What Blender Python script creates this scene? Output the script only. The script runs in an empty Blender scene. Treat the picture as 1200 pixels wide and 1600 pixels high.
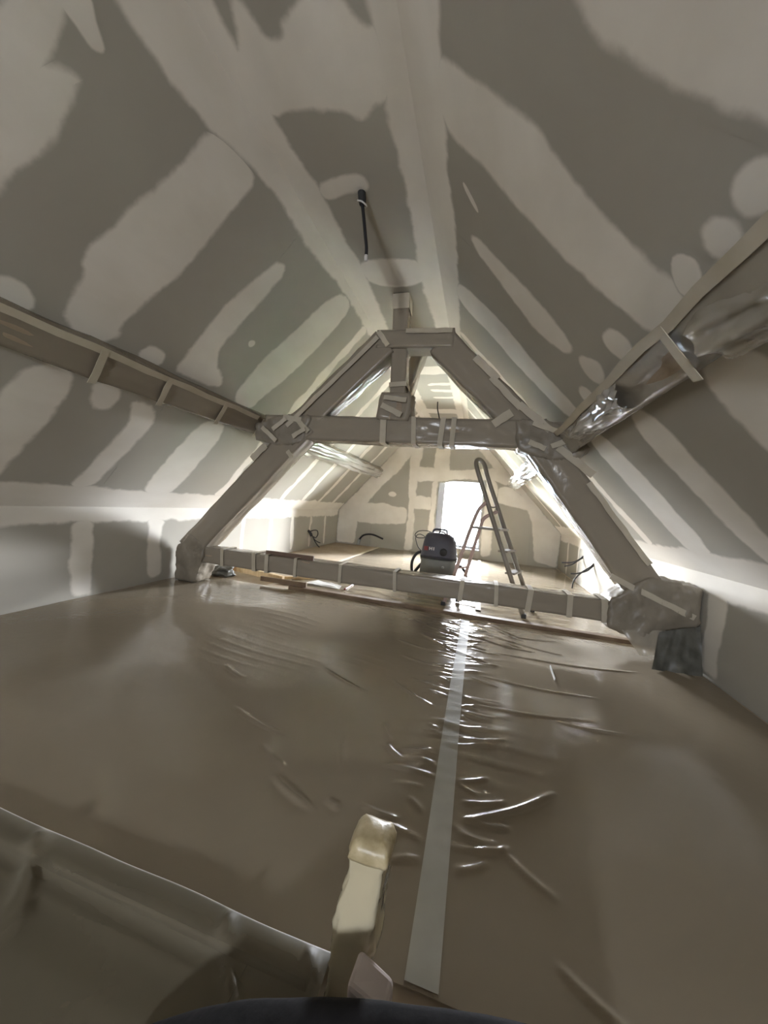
import bpy, bmesh, math, random
import numpy as np
from mathutils import Vector, Matrix, noise
random.seed(7)
RNG = np.random.default_rng(11)
scene = bpy.context.scene
COL = scene.collection

# ------------------------------------------------------------------ camera, world, exposure
CAM_H = 1.2
YAW, PITCH, ROLL, FPX = 0.2574, -0.0250, 0.0869, 560.0
def camera_setup():
    f = Vector((-math.sin(YAW) * math.cos(PITCH), math.cos(YAW) * math.cos(PITCH), math.sin(PITCH)))
    r = Vector((math.cos(YAW), math.sin(YAW), 0)); u = r.cross(f)
    r2 = math.cos(ROLL) * r + math.sin(ROLL) * u
    u2 = -math.sin(ROLL) * r + math.cos(ROLL) * u
    cam = bpy.data.cameras.new('camera'); o = bpy.data.objects.new('camera', cam); COL.objects.link(o)
    o.matrix_world = Matrix(((r2.x, u2.x, -f.x, 0), (r2.y, u2.y, -f.y, 0), (r2.z, u2.z, -f.z, CAM_H), (0, 0, 0, 1)))
    cam.sensor_fit = 'VERTICAL'; cam.sensor_height = 34.6; cam.lens = 34.6 * FPX / 1600.0
    cam.clip_start = 0.02; cam.clip_end = 300
    scene.camera = o
camera_setup()

world = bpy.data.worlds.new('overcast_sky'); scene.world = world; world.use_nodes = True
bg = world.node_tree.nodes['Background']
bg.inputs['Color'].default_value = (0.93, 0.975, 1.05, 1); bg.inputs['Strength'].default_value = 66.0

scene.view_settings.view_transform = 'Standard'; scene.view_settings.look = 'None'
scene.view_settings.gamma = 1.0; scene.view_settings.use_curve_mapping = False
scene.view_settings.exposure = 2.28
scene.cycles.max_bounces = 12; scene.cycles.diffuse_bounces = 8; scene.cycles.glossy_bounces = 4
scene.cycles.transparent_max_bounces = 24; scene.cycles.transmission_bounces = 6
scene.cycles.sample_clamp_direct = 8.0
scene.cycles.caustics_reflective = False; scene.cycles.caustics_refractive = False

# ------------------------------------------------------------------ room measures (metres)
XL, XR = -3.74, 1.925          # knee walls
HKL, HKR = 0.913, 0.845        # knee wall heights
XCL, XCR, HC = -1.528, -0.554, 3.4515   # flat ceiling strip
D = 9.247                      # gable with the window
Y0 = -4.6                      # gable behind the camera
YT = 3.70                      # roof truss, front faces
WIN = (-1.07, 0.11, 0.22, 1.98)
WIN2 = (-1.19, -0.57, 1.2, 1.82)
JOINTS = [1.02 + 0.82 * k for k in range(-6, 11)]

def portal(win, y, into):
    L = bpy.data.lights.new('window_daylight', 'AREA'); L.shape = 'RECTANGLE'
    L.size = win[1] - win[0]; L.size_y = win[3] - win[2]; L.energy = 1; L.cycles.is_portal = True
    o = bpy.data.objects.new('window_daylight', L); COL.objects.link(o)
    o.location = ((win[0] + win[1]) / 2, y, (win[2] + win[3]) / 2)
    o.rotation_euler = (math.pi / 2 if into > 0 else -math.pi / 2, 0, 0)
portal(WIN, D + 0.34, -1)
portal(WIN2, Y0 - 0.24, 1)

# ------------------------------------------------------------------ materials
def newmat(name):
    m = bpy.data.materials.new(name); m.use_nodes = True
    nt = m.node_tree; nt.nodes.clear()
    out = nt.nodes.new('ShaderNodeOutputMaterial')
    return m, nt, out
def noise_color(nt, a, b, scale, detail=4, stretch=None, lo=0.35, hi=0.65):
    tc = nt.nodes.new('ShaderNodeTexCoord'); n = nt.nodes.new('ShaderNodeTexNoise')
    n.inputs['Scale'].default_value = scale; n.inputs['Detail'].default_value = detail
    src = tc.outputs['Object']
    if stretch:
        mp = nt.nodes.new('ShaderNodeMapping'); mp.inputs['Scale'].default_value = stretch
        nt.links.new(src, mp.inputs['Vector']); src = mp.outputs['Vector']
    nt.links.new(src, n.inputs['Vector'])
    rp = nt.nodes.new('ShaderNodeValToRGB')
    rp.color_ramp.elements[0].position = lo; rp.color_ramp.elements[0].color = (*a, 1)
    rp.color_ramp.elements[1].position = hi; rp.color_ramp.elements[1].color = (*b, 1)
    nt.links.new(n.outputs['Fac'], rp.inputs['Fac'])
    return rp.outputs['Color'], n.outputs['Fac']
def simple(name, a, b=None, scale=6, rough=0.7, metal=0.0, bump=0.0, stretch=None, spec=0.4, detail=4):
    m, nt, out = newmat(name)
    p = nt.nodes.new('ShaderNodeBsdfPrincipled')
    col, fac = noise_color(nt, a, b or tuple(min(1, c * 1.12) for c in a), scale, detail, stretch)
    nt.links.new(col, p.inputs['Base Color'])
    p.inputs['Roughness'].default_value = rough; p.inputs['Metallic'].default_value = metal
    p.inputs['Specular IOR Level'].default_value = spec
    if bump:
        bp = nt.nodes.new('ShaderNodeBump'); bp.inputs['Strength'].default_value = bump; bp.inputs['Distance'].default_value = 0.01
        nt.links.new(fac, bp.inputs['Height']); nt.links.new(bp.outputs['Normal'], p.inputs['Normal'])
    nt.links.new(p.outputs['BSDF'], out.inputs['Surface'])
    return m
BOARD_A, BOARD_B = (0.385, 0.362, 0.313), (0.42, 0.398, 0.349)
def board_mat(name):
    m, nt, out = newmat(name)
    p = nt.nodes.new('ShaderNodeBsdfDiffuse'); col, _ = noise_color(nt, BOARD_A, BOARD_B, 0.8)
    nt.links.new(col, p.inputs['Color']); nt.links.new(p.outputs[0], out.inputs['Surface']); return m
def compound(name):
    # filler spread thinner and thinner over the board where the 'cover' attribute falls to 0
    m, nt, out = newmat(name)
    p = nt.nodes.new('ShaderNodeBsdfDiffuse')
    base, _ = noise_color(nt, BOARD_A, BOARD_B, 0.8)
    col, fac = noise_color(nt, (0.69, 0.65, 0.58), (0.80, 0.765, 0.70), 2.6, 6, (1, .5, 1), .3, .7)
    at = nt.nodes.new('ShaderNodeAttribute'); at.attribute_name = 'cover'
    n = nt.nodes.new('ShaderNodeTexNoise'); n.inputs['Scale'].default_value = 8; n.inputs['Detail'].default_value = 5
    tc = nt.nodes.new('ShaderNodeTexCoord'); nt.links.new(tc.outputs['Object'], n.inputs['Vector'])
    s = nt.nodes.new('ShaderNodeMath'); s.operation = 'MULTIPLY_ADD'; s.inputs[1].default_value = 1.3; s.inputs[2].default_value = -0.65
    a = nt.nodes.new('ShaderNodeMath'); a.operation = 'ADD'
    nt.links.new(n.outputs['Fac'], s.inputs[0]); nt.links.new(at.outputs['Fac'], a.inputs[0]); nt.links.new(s.outputs[0], a.inputs[1])
    mr = nt.nodes.new('ShaderNodeMapRange'); mr.interpolation_type = 'SMOOTHSTEP'
    mr.inputs['From Min'].default_value = 0.1; mr.inputs['From Max'].default_value = 0.9
    nt.links.new(a.outputs[0], mr.inputs['Value'])
    mx = nt.nodes.new('ShaderNodeMix'); mx.data_type = 'RGBA'
    nt.links.new(mr.outputs[0], mx.inputs[0]); nt.links.new(base, mx.inputs[6]); nt.links.new(col, mx.inputs[7])
    nt.links.new(mx.outputs[2], p.inputs['Color']); nt.links.new(p.outputs[0], out.inputs['Surface'])
    return m
def film(name, milk=0.25, tint=(0.62, 0.58, 0.5), rough=0.13, clear=(0.95, 0.94, 0.9), bump=0.0, bscale=30, ior=1.38):
    m, nt, out = newmat(name)
    tr = nt.nodes.new('ShaderNodeBsdfTransparent'); tr.inputs['Color'].default_value = (*clear, 1)
    di = nt.nodes.new('ShaderNodeBsdfDiffuse'); di.inputs['Color'].default_value = (*tint, 1)
    m1 = nt.nodes.new('ShaderNodeMixShader'); m1.inputs['Fac'].default_value = milk
    gl = nt.nodes.new('ShaderNodeBsdfGlossy'); gl.inputs['Roughness'].default_value = rough
    fr = nt.nodes.new('ShaderNodeFresnel'); fr.inputs['IOR'].default_value = ior
    m2 = nt.nodes.new('ShaderNodeMixShader')
    if bump:
        tc = nt.nodes.new('ShaderNodeTexCoord'); n = nt.nodes.new('ShaderNodeTexNoise'); n.inputs['Scale'].default_value = bscale; n.inputs['Detail'].default_value = 3
        nt.links.new(tc.outputs['Object'], n.inputs['Vector'])
        bp = nt.nodes.new('ShaderNodeBump'); bp.inputs['Strength'].default_value = bump; bp.inputs['Distance'].default_value = 0.01
        nt.links.new(n.outputs['Fac'], bp.inputs['Height'])
        nt.links.new(bp.outputs['Normal'], gl.inputs['Normal']); nt.links.new(bp.outputs['Normal'], fr.inputs['Normal'])
    nt.links.new(tr.outputs[0], m1.inputs[1]); nt.links.new(di.outputs[0], m1.inputs[2])
    nt.links.new(fr.outputs[0], m2.inputs['Fac']); nt.links.new(m1.outputs[0], m2.inputs[1]); nt.links.new(gl.outputs[0], m2.inputs[2])
    nt.links.new(m2.outputs[0], out.inputs['Surface'])
    return m
def glass(name):
    m, nt, out = newmat(name)
    tr = nt.nodes.new('ShaderNodeBsdfTransparent'); gl = nt.nodes.new('ShaderNodeBsdfGlossy'); gl.inputs['Roughness'].default_value = 0.02
    fr = nt.nodes.new('ShaderNodeFresnel'); fr.inputs['IOR'].default_value = 1.3; mx = nt.nodes.new('ShaderNodeMixShader')
    nt.links.new(fr.outputs[0], mx.inputs['Fac']); nt.links.new(tr.outputs[0], mx.inputs[1]); nt.links.new(gl.outputs[0], mx.inputs[2])
    nt.links.new(mx.outputs[0], out.inputs['Surface'])
    return m

M = dict(
    board=board_mat('plasterboard_paper'),
    backing=simple('backing', (0.3, 0.28, 0.25), rough=0.9),
    filler=compound('joint_filler'),
    chip=simple('floor_chipboard', (0.34, 0.275, 0.20), (0.41, 0.34, 0.255), 3.0, 0.8, spec=0.2),
    film=film('floor_film', 0.6, (0.41, 0.345, 0.255), 0.12, bump=0.2, bscale=14, ior=1.42),
    wrap=film('wrapping_film', 0.55, (0.44, 0.385, 0.305), 0.2, bump=0.4, bscale=18),
    shiny=film('shiny_film', 0.5, (0.54, 0.49, 0.41), 0.18, bump=0.3, bscale=22, ior=1.4),
    bright=film('bright_film', 0.5, (0.72, 0.69, 0.64), 0.14, bump=0.5, bscale=14, ior=1.6),
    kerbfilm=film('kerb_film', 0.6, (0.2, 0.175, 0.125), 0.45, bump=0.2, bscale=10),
    timber=simple('old_timber', (0.26, 0.20, 0.14), (0.36, 0.285, 0.21), 4, 0.85, stretch=(1, 1, 6), bump=0.3),
    bundle=simple('layered_film', (0.20, 0.172, 0.132), (0.27, 0.235, 0.185), 5, 0.38, bump=0.2, detail=6),
    tape=simple('paper_tape', (0.44, 0.39, 0.30), (0.50, 0.45, 0.36), 5, 0.8),
    tape_grey=simple('floor_tape', (0.34, 0.32, 0.265), (0.40, 0.38, 0.32), 5, 0.6, spec=0.15),
    pine=simple('pine', (0.60, 0.45, 0.26), (0.72, 0.56, 0.34), 5, 0.7, stretch=(8, 1, 1)),
    pine_end=simple('pine_end', (0.42, 0.24, 0.11), (0.5, 0.3, 0.15), 9, 0.8),
    lath=simple('lath_brown', (0.14, 0.09, 0.065), (0.19, 0.13, 0.095), 6, 0.8),
    brown=simple('brown_board', (0.13, 0.085, 0.05), (0.2, 0.14, 0.09), 6, 0.7),
    white=simple('window_white', (0.72, 0.72, 0.71), (0.76, 0.76, 0.75), 2, 0.4),
    reveal=simple('reveal_plaster', (0.30, 0.31, 0.32), (0.34, 0.35, 0.36), 2, 0.8),
    frame=simple('grey_window_frame', (0.30, 0.295, 0.30), (0.34, 0.335, 0.34), 2, 0.5),
    glass=glass('pane_glass'),
    alu=simple('aluminium', (0.17, 0.15, 0.125), (0.21, 0.19, 0.16), 5, 0.5, metal=0.3),
    alu_glare=simple('glare_tinted_aluminium', (0.36, 0.26, 0.23), (0.42, 0.31, 0.28), 5, 0.5, metal=0.2),  # pinkish window glare on the rear legs, put into the metal's colour
    rubber=simple('black_rubber', (0.02, 0.02, 0.02), (0.03, 0.03, 0.03), 5, 0.6),
    vac_head=simple('vacuum_head', (0.045, 0.045, 0.06), (0.06, 0.06, 0.075), 5, 0.5),
    vac_body=simple('vacuum_tank', (0.13, 0.135, 0.12), (0.15, 0.155, 0.14), 5, 0.5),
    grey=simple('grey_plastic', (0.32, 0.33, 0.31), rough=0.5),
    red=simple('red_plastic', (0.14, 0.012, 0.01), (0.17, 0.016, 0.012), 5, 0.5),
    pale=simple('pale_print', (0.6, 0.58, 0.55), rough=0.6),
    cable=simple('black_cable', (0.015, 0.015, 0.017), (0.022, 0.022, 0.024), 5, 0.5),
    copper=simple('copper', (0.7, 0.6, 0.5), rough=0.4),
    darkfilm=simple('crumpled_dark_sheet', (0.075, 0.073, 0.06), (0.12, 0.117, 0.10), 12, 0.45),
    dark=simple('dark_cloth', (0.006, 0.0055, 0.007), (0.010, 0.009, 0.011), 30, 0.95, bump=0.3),
    postwood=simple('newel_wood', (0.34, 0.25, 0.12), (0.52, 0.40, 0.22), 5, 0.6, stretch=(3, 3, 1)),
    postfilm=film('yellowed_film', 0.6, (0.86, 0.77, 0.55), 0.14, (0.95, 0.92, 0.82), bump=0.4, bscale=16),
    captape=simple('brown_tape', (0.36, 0.29, 0.16), (0.55, 0.46, 0.29), 26, 0.35, detail=5, bump=0.3),
    foam=simple('pale_foam', (0.62, 0.54, 0.51), (0.68, 0.6, 0.57), 8, 0.8),
    slate=simple('slate_roof', (0.03, 0.05, 0.075), (0.05, 0.075, 0.1), 8, 0.8),
    field=simple('pale_field', (0.4, 0.42, 0.36), (0.5, 0.52, 0.46), 0.2, 0.9),
    hedge=simple('hedge_green', (0.03, 0.06, 0.03), (0.05, 0.09, 0.045), 4, 0.9),
)

# ------------------------------------------------------------------ builders
def origin(parent):
    v = Vector((0, 0, 0))
    while parent is not None:
        v += parent.location; parent = parent.parent
    return v
def obj(name, verts, faces, mat, parent=None, smooth=False, attr=None):
    """one mesh object; verts are world coordinates"""
    o0 = origin(parent)
    me = bpy.data.meshes.new(name)
    if isinstance(verts, np.ndarray):
        vv = (verts - np.array(o0)).tolist()
    else:
        vv = [(v[0] - o0.x, v[1] - o0.y, v[2] - o0.z) for v in verts]
    me.from_pydata(vv, [], faces); me.update()
    me.materials.append(mat)
    if smooth: me.polygons.foreach_set('use_smooth', [True] * len(me.polygons))
    if attr is not None:
        a = me.attributes.new('cover', 'FLOAT', 'POINT'); a.data.foreach_set('value', attr)
    o = bpy.data.objects.new(name, me); COL.objects.link(o)
    if parent is not None: o.parent = parent
    return o
def thing(name, label, cat, loc=(0, 0, 0), group=None):
    o = bpy.data.objects.new(name, None); COL.objects.link(o); o.location = loc; o.empty_display_size = 0.1
    o['label'] = label; o['category'] = cat
    if group: o['group'] = group
    return o
def tag(o, label, cat, group=None):
    o['label'] = label; o['category'] = cat
    if group: o['group'] = group
    return o
def struct(o, label=None):
    o['kind'] = 'structure'
    if label: o['label'] = label
    return o
class MB:
    """collects shapes for one mesh"""
    def __init__(s): s.v = []; s.f = []
    def add(s, v, f):
        n = len(s.v); s.v += [tuple(p) for p in v]; s.f += [tuple(i + n for i in q) for q in f]; return s
    def box(s, a, b):
        x0, y0, z0 = a; x1, y1, z1 = b
        return s.add([(x0, y0, z0), (x1, y0, z0), (x1, y1, z0), (x0, y1, z0), (x0, y0, z1), (x1, y0, z1), (x1, y1, z1), (x0, y1, z1)],
                     [(0, 3, 2, 1), (4, 5, 6, 7), (0, 1, 5, 4), (1, 2, 6, 5), (2, 3, 7, 6), (3, 0, 4, 7)])
    def hexa(s, p):   # 8 points, bottom ring then top ring
        return s.add(p, [(0, 3, 2, 1), (4, 5, 6, 7), (0, 1, 5, 4), (1, 2, 6, 5), (2, 3, 7, 6), (3, 0, 4, 7)])
    def bar(s, p0, p1, w, h, side=None):
        p0, p1 = Vector(p0), Vector(p1); d = (p1 - p0).normalized()
        sd = Vector(side) if side else Vector((0, 1, 0))
        sd = (sd - d * sd.dot(d)).normalized(); up = d.cross(sd)
        q = []
        for c in (p0, p1):
            q += [c - sd * w / 2 - up * h / 2, c + sd * w / 2 - up * h / 2, c + sd * w / 2 + up * h / 2, c - sd * w / 2 + up * h / 2]
        return s.hexa(q)
    def tube(s, pts, r, n=8, smooth=6, rs=None):
        P = catmull(pts, smooth) if smooth else [Vector(p) for p in pts]
        R = [r] * len(P) if rs is None else np.interp(np.linspace(0, 1, len(P)), np.linspace(0, 1, len(rs)), rs)
        ref = None; rings = []
        for i, p in enumerate(P):
            d = (P[min(i + 1, len(P) - 1)] - P[max(i - 1, 0)]).normalized()
            if ref is None:
                ref = Vector((0, 0, 1)) if abs(d.z) < 0.9 else Vector((1, 0, 0))
            ref = (ref - d * ref.dot(d)).normalized(); b = d.cross(ref)
            rings.append([p + (ref * math.cos(2 * math.pi * k / n) + b * math.sin(2 * math.pi * k / n)) * R[i] for k in range(n)])
        v = [q for ring in rings for q in ring]; f = []
        for i in range(len(rings) - 1):
            for k in range(n):
                f.append((i * n + k, i * n + (k + 1) % n, (i + 1) * n + (k + 1) % n, (i + 1) * n + k))
        f.append(tuple(range(n - 1, -1, -1))); f.append(tuple(range((len(rings) - 1) * n, len(rings) * n)))
        return s.add(v, f)
    def lathe(s, c, prof, n=24, axis='z'):
        v = []; f = []
        for r, z in prof:
            for k in range(n):
                a = 2 * math.pi * k / n
                if axis == 'z': v.append((c[0] + r * math.cos(a), c[1] + r * math.sin(a), c[2] + z))
                elif axis == 'y': v.append((c[0] + r * math.cos(a), c[1] + z, c[2] + r * math.sin(a)))
                else: v.append((c[0] + z, c[1] + r * math.cos(a), c[2] + r * math.sin(a)))
        for i in range(len(prof) - 1):
            for k in range(n): f.append((i * n + k, i * n + (k + 1) % n, (i + 1) * n + (k + 1) % n, (i + 1) * n + k))
        f.append(tuple(range(n - 1, -1, -1))); f.append(tuple(range((len(prof) - 1) * n, len(prof) * n)))
        return s.add(v, f)
    def build(s, name, mat, parent=None, smooth=False): return obj(name, s.v, s.f, mat, parent, smooth)
def catmull(pts, n):
    P = [Vector(p) for p in pts]; Q = [P[0] * 2 - P[1]] + P + [P[-1] * 2 - P[-2]]; out = []
    for i in range(1, len(Q) - 2):
        a, b, c, d = Q[i - 1:i + 3]
        for k in range(n):
            t = k / n
            out.append(0.5 * ((2 * b) + (c - a) * t + (2 * a - 5 * b + 4 * c - d) * t * t + (3 * b - a - 3 * c + d) * t ** 3))
    out.append(P[-1]); return out
def bevel(o, w=0.01, seg=2):
    m = o.modifiers.new('bevel', 'BEVEL'); m.width = w; m.segments = seg; m.limit_method = 'ANGLE'; return o

# surface frames: (a, b, off) -> world, off = distance into the room
KL = math.hypot(HC - HKL, XCL - XL); KR = math.hypot(HC - HKR, XR - XCR)
SLD = ((XL - XCL) / KL, (HKL - HC) / KL); SRD = ((XR - XCR) / KR, (HKR - HC) / KR)
def fr_left(y, s, o=0.0): return (XCL + SLD[0] * s - SLD[1] * o, y, HC + SLD[1] * s + SLD[0] * o)
def fr_right(y, s, o=0.0): return (XCR + SRD[0] * s + SRD[1] * o, y, HC + SRD[1] * s - SRD[0] * o)
def fr_flat(y, x, o=0.0): return (x, y, HC - o)
def fr_wl(y, z, o=0.0): return (XL + o, y, z)
def fr_wr(y, z, o=0.0): return (XR - o, y, z)
def fr_back(x, z, o=0.0): return (x, D - o, z)
def fr_floor(x, y, o=0.0): return (x, y, o)

def slab(fr, a0, a1, b0, b1, o0, o1):
    m = MB(); m.hexa([fr(a0, b0, o0), fr(a1, b0, o0), fr(a1, b1, o0), fr(a0, b1, o0), fr(a0, b0, o1), fr(a1, b0, o1), fr(a1, b1, o1), fr(a0, b1, o1)])
    return m
BT = 0.012   # board thickness: board faces stand at off = BT
SHARED = {}
def panel(fr, a0, a1, b0, b1, parent, mat=None, gap=0.0015, name='panel'):
    return slab(fr, a0 + gap, a1 - gap, b0 + gap, b1 - gap, 0.0005, BT).build(name, mat or M['board'], parent)

LAYER = {}
def band(fr, poly, parent, feather=0.085, key=None, chaikin=2, jitter=0.0):
    """irregular feathered patch of joint filler on a surface"""
    P = [np.array(p, float) for p in poly]
    if jitter:
        Q = []
        for i, p in enumerate(P):
            q = P[(i + 1) % len(P)]; L = np.linalg.norm(q - p); n = max(1, int(L / 0.14))
            for k in range(n): Q.append(p + (q - p) * k / n + RNG.normal(0, jitter, 2))
        P = Q
    if not jitter:
        Q = []
        for i, p in enumerate(P):
            q = P[(i + 1) % len(P)]; n = max(1, int(np.linalg.norm(q - p) / .45))
            for k in range(n): Q.append(p + (q - p) * k / n)
        P = Q
    for _ in range(chaikin):
        Q = []
        for i, p in enumerate(P):
            q = P[(i + 1) % len(P)]; Q += [p * 0.75 + q * 0.25, p * 0.25 + q * 0.75]
        P = Q
    n = len(P)
    area = sum(P[i][0] * P[(i + 1) % n][1] - P[(i + 1) % n][0] * P[i][1] for i in range(n))
    if area < 0: P = P[::-1]
    nor = []
    for i in range(n):
        t = P[(i + 1) % n] - P[i - 1]; t = t / (np.linalg.norm(t) + 1e-9); nor.append(np.array([-t[1], t[0]]))
    k = key or id(parent); LAYER[k] = LAYER.get(k, 0) + 1
    lift = BT + 0.0010 + 0.00004 * LAYER[k]
    ext = np.ptp(np.array(P), axis=0).min(); fe = min(feather, ext * .42)
    out = [fr(*(p - nv * fe * 0.5), BT + 0.0003) for p, nv in zip(P, nor)]
    inn = [fr(*(p + nv * fe * 0.5), lift) for p, nv in zip(P, nor)]
    faces = [(i, (i + 1) % n, n + (i + 1) % n, n + i) for i in range(n)] + [tuple(range(n, 2 * n))]
    o = obj('joint_band', out + inn, faces, M['filler'], parent, attr=[-0.35] * n + [1.35] * n)
    bm = bmesh.new(); bm.from_mesh(o.data)
    bmesh.ops.triangulate(bm, faces=[f for f in bm.faces if len(f.verts) > 4], quad_method='BEAUTY', ngon_method='BEAUTY')
    bm.to_mesh(o.data); bm.free()
    return o
def strip(fr, a0, a1, b0, b1, parent, j=0.02, **k):
    return band(fr, [(a0, b0), (a1, b0), (a1, b1), (a0, b1)], parent, jitter=j, **k)

# ------------------------------------------------------------------ the shell
floor = struct(slab(fr_floor, XL - 0.3, XR + 0.3, Y0 - 0.2, D + 0.05, -0.12, -0.021).build('floor', M['backing']), 'attic floor of brown boards under plastic film')
for i in range(-4, 4):
    for k in range(8):
        x0 = -0.463 + 0.915 * i; x1 = x0 + 0.915
        x0, x1 = max(x0, XL), min(x1, XR)
        if x1 - x0 < 0.05: continue
        y0 = Y0 + 2.06 * k - (1.03 if i % 2 else 0); y1 = min(y0 + 2.06, D); y0 = max(y0, Y0)
        if y1 - y0 < 0.1: continue
        slab(fr_floor, x0 + 0.0015, x1 - 0.0015, y0 + 0.0015, y1 - 0.0015, -0.02, 0.0).build('panel', M['chip'], floor)

ceil = struct(slab(fr_flat, Y0 - 0.2, D + 0.4, XCL - 0.02, XCR + 0.02, -0.06, 0.0).build('ceiling', M['backing']), 'flat ceiling strip along the ridge')
cleft = struct(slab(fr_left, Y0 - 0.2, D + 0.4, 0, KL + 0.05, -0.06, 0.0).build('ceiling_left', M['backing']), 'sloping plasterboard ceiling on the left')
cright = struct(slab(fr_right, Y0 - 0.2, D + 0.4, 0, KR + 0.05, -0.06, 0.0).build('ceiling_right', M['backing']), 'sloping plasterboard ceiling on the right')
wleft = struct(slab(fr_wl, Y0 - 0.2, D + 0.4, -0.1, HKL + 0.02, -0.06, 0.0).build('wall_left', M['backing']), 'low left knee wall of plasterboard')
wright = struct(slab(fr_wr, Y0 - 0.2, D + 0.4, -0.1, HKR + 0.02, -0.06, 0.0).build('wall_right', M['backing']), 'low right knee wall of plasterboard')
edges = [Y0] + [j for j in JOINTS if Y0 + 0.1 < j < D - 0.1] + [D]
for a, b in zip(edges[:-1], edges[1:]):
    panel(fr_left, a, b, 0.0, 1.86, cleft); panel(fr_left, a, b, 1.86, KL, cleft)
    panel(fr_right, a, b, 0.0, 1.98, cright); panel(fr_right, a, b, 1.98, KR, cright)
    panel(fr_wl, a, b, 0.0, HKL, wleft); panel(fr_wr, a, b, 0.0, HKR, wright)
fe = [Y0, -3.2, -0.7, 1.72, 3.42, 5.9, 8.4, D]
for a, b in zip(fe[:-1], fe[1:]): panel(fr_flat, a, b, XCL, XCR, ceil)

def gable(name, y, t, win, side, label):
    """gable with a window opening; t = thickness outwards"""
    x0, x1, z0, z1 = win
    def top(x):
        if x < XCL: return HKL + (x - XL) / (XCL - XL) * (HC - HKL)
        if x > XCR: return HKR + (XR - x) / (XR - XCR) * (HC - HKR)
        return HC
    ya, yb = (y + 0.001, y + t) if side > 0 else (y - 0.001, y - t)
    def prism(m, poly, yy0=ya, yy1=yb):
        n = len(poly)
        m.add([(x, yy0, z) for x, z in poly] + [(x, yy1, z) for x, z in poly],
              [tuple(range(n)), tuple(range(2 * n - 1, n - 1, -1))] + [(i, n + i, n + (i + 1) % n, (i + 1) % n) for i in range(n)])
    m = MB()
    xs_l = [XL] + ([XCL] if XCL < x0 else []) + [x0]
    prism(m, [(XL - 0.05, -0.1), (x0, -0.1), (x0, top(x0) + 0.03)] + ([(XCL, HC + 0.03)] if XCL < x0 else []) + [(XL - 0.05, HKL + 0.0)])
    prism(m, [(x1, -0.1), (XR + 0.05, -0.1), (XR + 0.05, HKR)] + ([(XCR, HC + 0.03)] if XCR > x1 else []) + [(x1, top(x1) + 0.03)])
    mid = [(x0, z1), (x1, z1), (x1, top(x1) + 0.03)] + ([(XCR, HC + 0.03)] if x0 < XCR < x1 else []) + ([(XCL, HC + 0.03)] if x0 < XCL < x1 else []) + [(x0, top(x0) + 0.03)]
    prism(m, mid); prism(m, [(x0, -0.1), (x1, -0.1), (x1, z0), (x0, z0)])
    w = struct(m.build(name, M['reveal']), label)
    return w, prism, top
wback, prism_b, topb = gable('wall_back', D, 0.36, WIN, 1, 'far gable wall around the bright window')
wfront, prism_f, topf = gable('wall_front', Y0, 0.26, WIN2, -1, 'gable wall behind the camera')
def gpanel(poly):
    m = MB(); prism_b(m, poly, D, D - BT); m.build('panel', M['board'], wback)
g = 0.002
xs = [XL, -2.75, -1.72, WIN[0]]
for a, b in zip(xs[:-1], xs[1:]):
    a += g; b -= g
    zj = 0.93
    if topb(a) > zj + 0.05:
        gpanel([(a, 0), (b, 0), (b, zj - g), (a, zj - g)])
        gpanel([(a, zj + g), (b, zj + g), (b, topb(b))] + ([(XCL, HC)] if a < XCL < b else []) + [(a, topb(a))])
    else: gpanel([(a, 0), (b, 0), (b, topb(b)), (a, topb(a))])
xs = [WIN[1], 1.25, XR]
for a, b in zip(xs[:-1], xs[1:]):
    a += g; b -= g; gpanel([(a, 0), (b, 0), (b, topb(b)), (a, topb(a))])
gpanel([(WIN[0], WIN[3]), (-0.95, WIN[3]), (-0.95, HC), (WIN[0], HC)])
gpanel([(-0.95 + g, WIN[3]), (WIN[1], WIN[3]), (WIN[1], topb(WIN[1])), (XCR, HC), (-0.95 + g, HC)])
gpanel([(WIN[0], 0), (WIN[1], 0), (WIN[1], WIN[2]), (WIN[0], WIN[2])])

# ------------------------------------------------------------------ joint filler, laid where the photograph shows it
B = lambda fr, poly, par, **k: band(fr, poly, par, **k)
# left slope, near part
B(fr_left, [(1.74, .2), (1.73, .46), (1.69, .69), (1.63, .9), (1.6, 1.08), (1.57, 1.26), (1.63, 1.38), (1.65, 1.72), (1.9, 1.76), (2.0, 1.62), (1.96, 1.56), (2.01, 1.27), (2.08, 1.0), (2.11, .67), (2.11, .38), (2.14, .15)], cleft)
B(fr_left, [(1.66, 2.0), (1.6, 2.29), (1.58, 2.7), (1.57, 3.2), (1.88, 3.2), (1.87, 3.01), (1.91, 2.63), (1.94, 2.36), (1.92, 2.0)], cleft)
B(fr_left, [(2.67, .4), (2.79, .41), (2.78, .77), (2.75, 1.08), (2.74, 1.39), (3.03, 1.57), (3.02, 1.67), (2.61, 1.68), (2.5, 1.68), (2.51, 1.44), (2.51, 1.21), (2.53, .91), (2.59, .65)], cleft)
B(fr_left, [(2.33, 2.05), (2.68, 2.1), (2.66, 2.51), (2.61, 2.87), (2.55, 3.15), (2.36, 3.15), (2.42, 2.87), (2.45, 2.54), (2.48, 2.3)], cleft)
B(fr_left, [(2.17, 1.72), (2.19, 1.6), (2.26, 1.56), (2.37, 1.59), (2.39, 1.72)], cleft)
B(fr_left, [(2.01, 2.0), (2.26, 2.0), (2.27, 2.2), (2.2, 2.26), (2.1, 2.23)], cleft)
B(fr_left, [(3.45, .1), (3.34, .82), (3.25, 1.17), (3.26, 1.74), (3.62, 1.74), (3.64, 1.5), (3.76, 1.17), (3.8, .86), (3.86, .07)], cleft)
B(fr_left, [(3.15, 2.0), (3.09, 2.58), (3.1, 3.2), (3.5, 3.2), (3.54, 2.6), (3.52, 2.0)], cleft)
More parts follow.
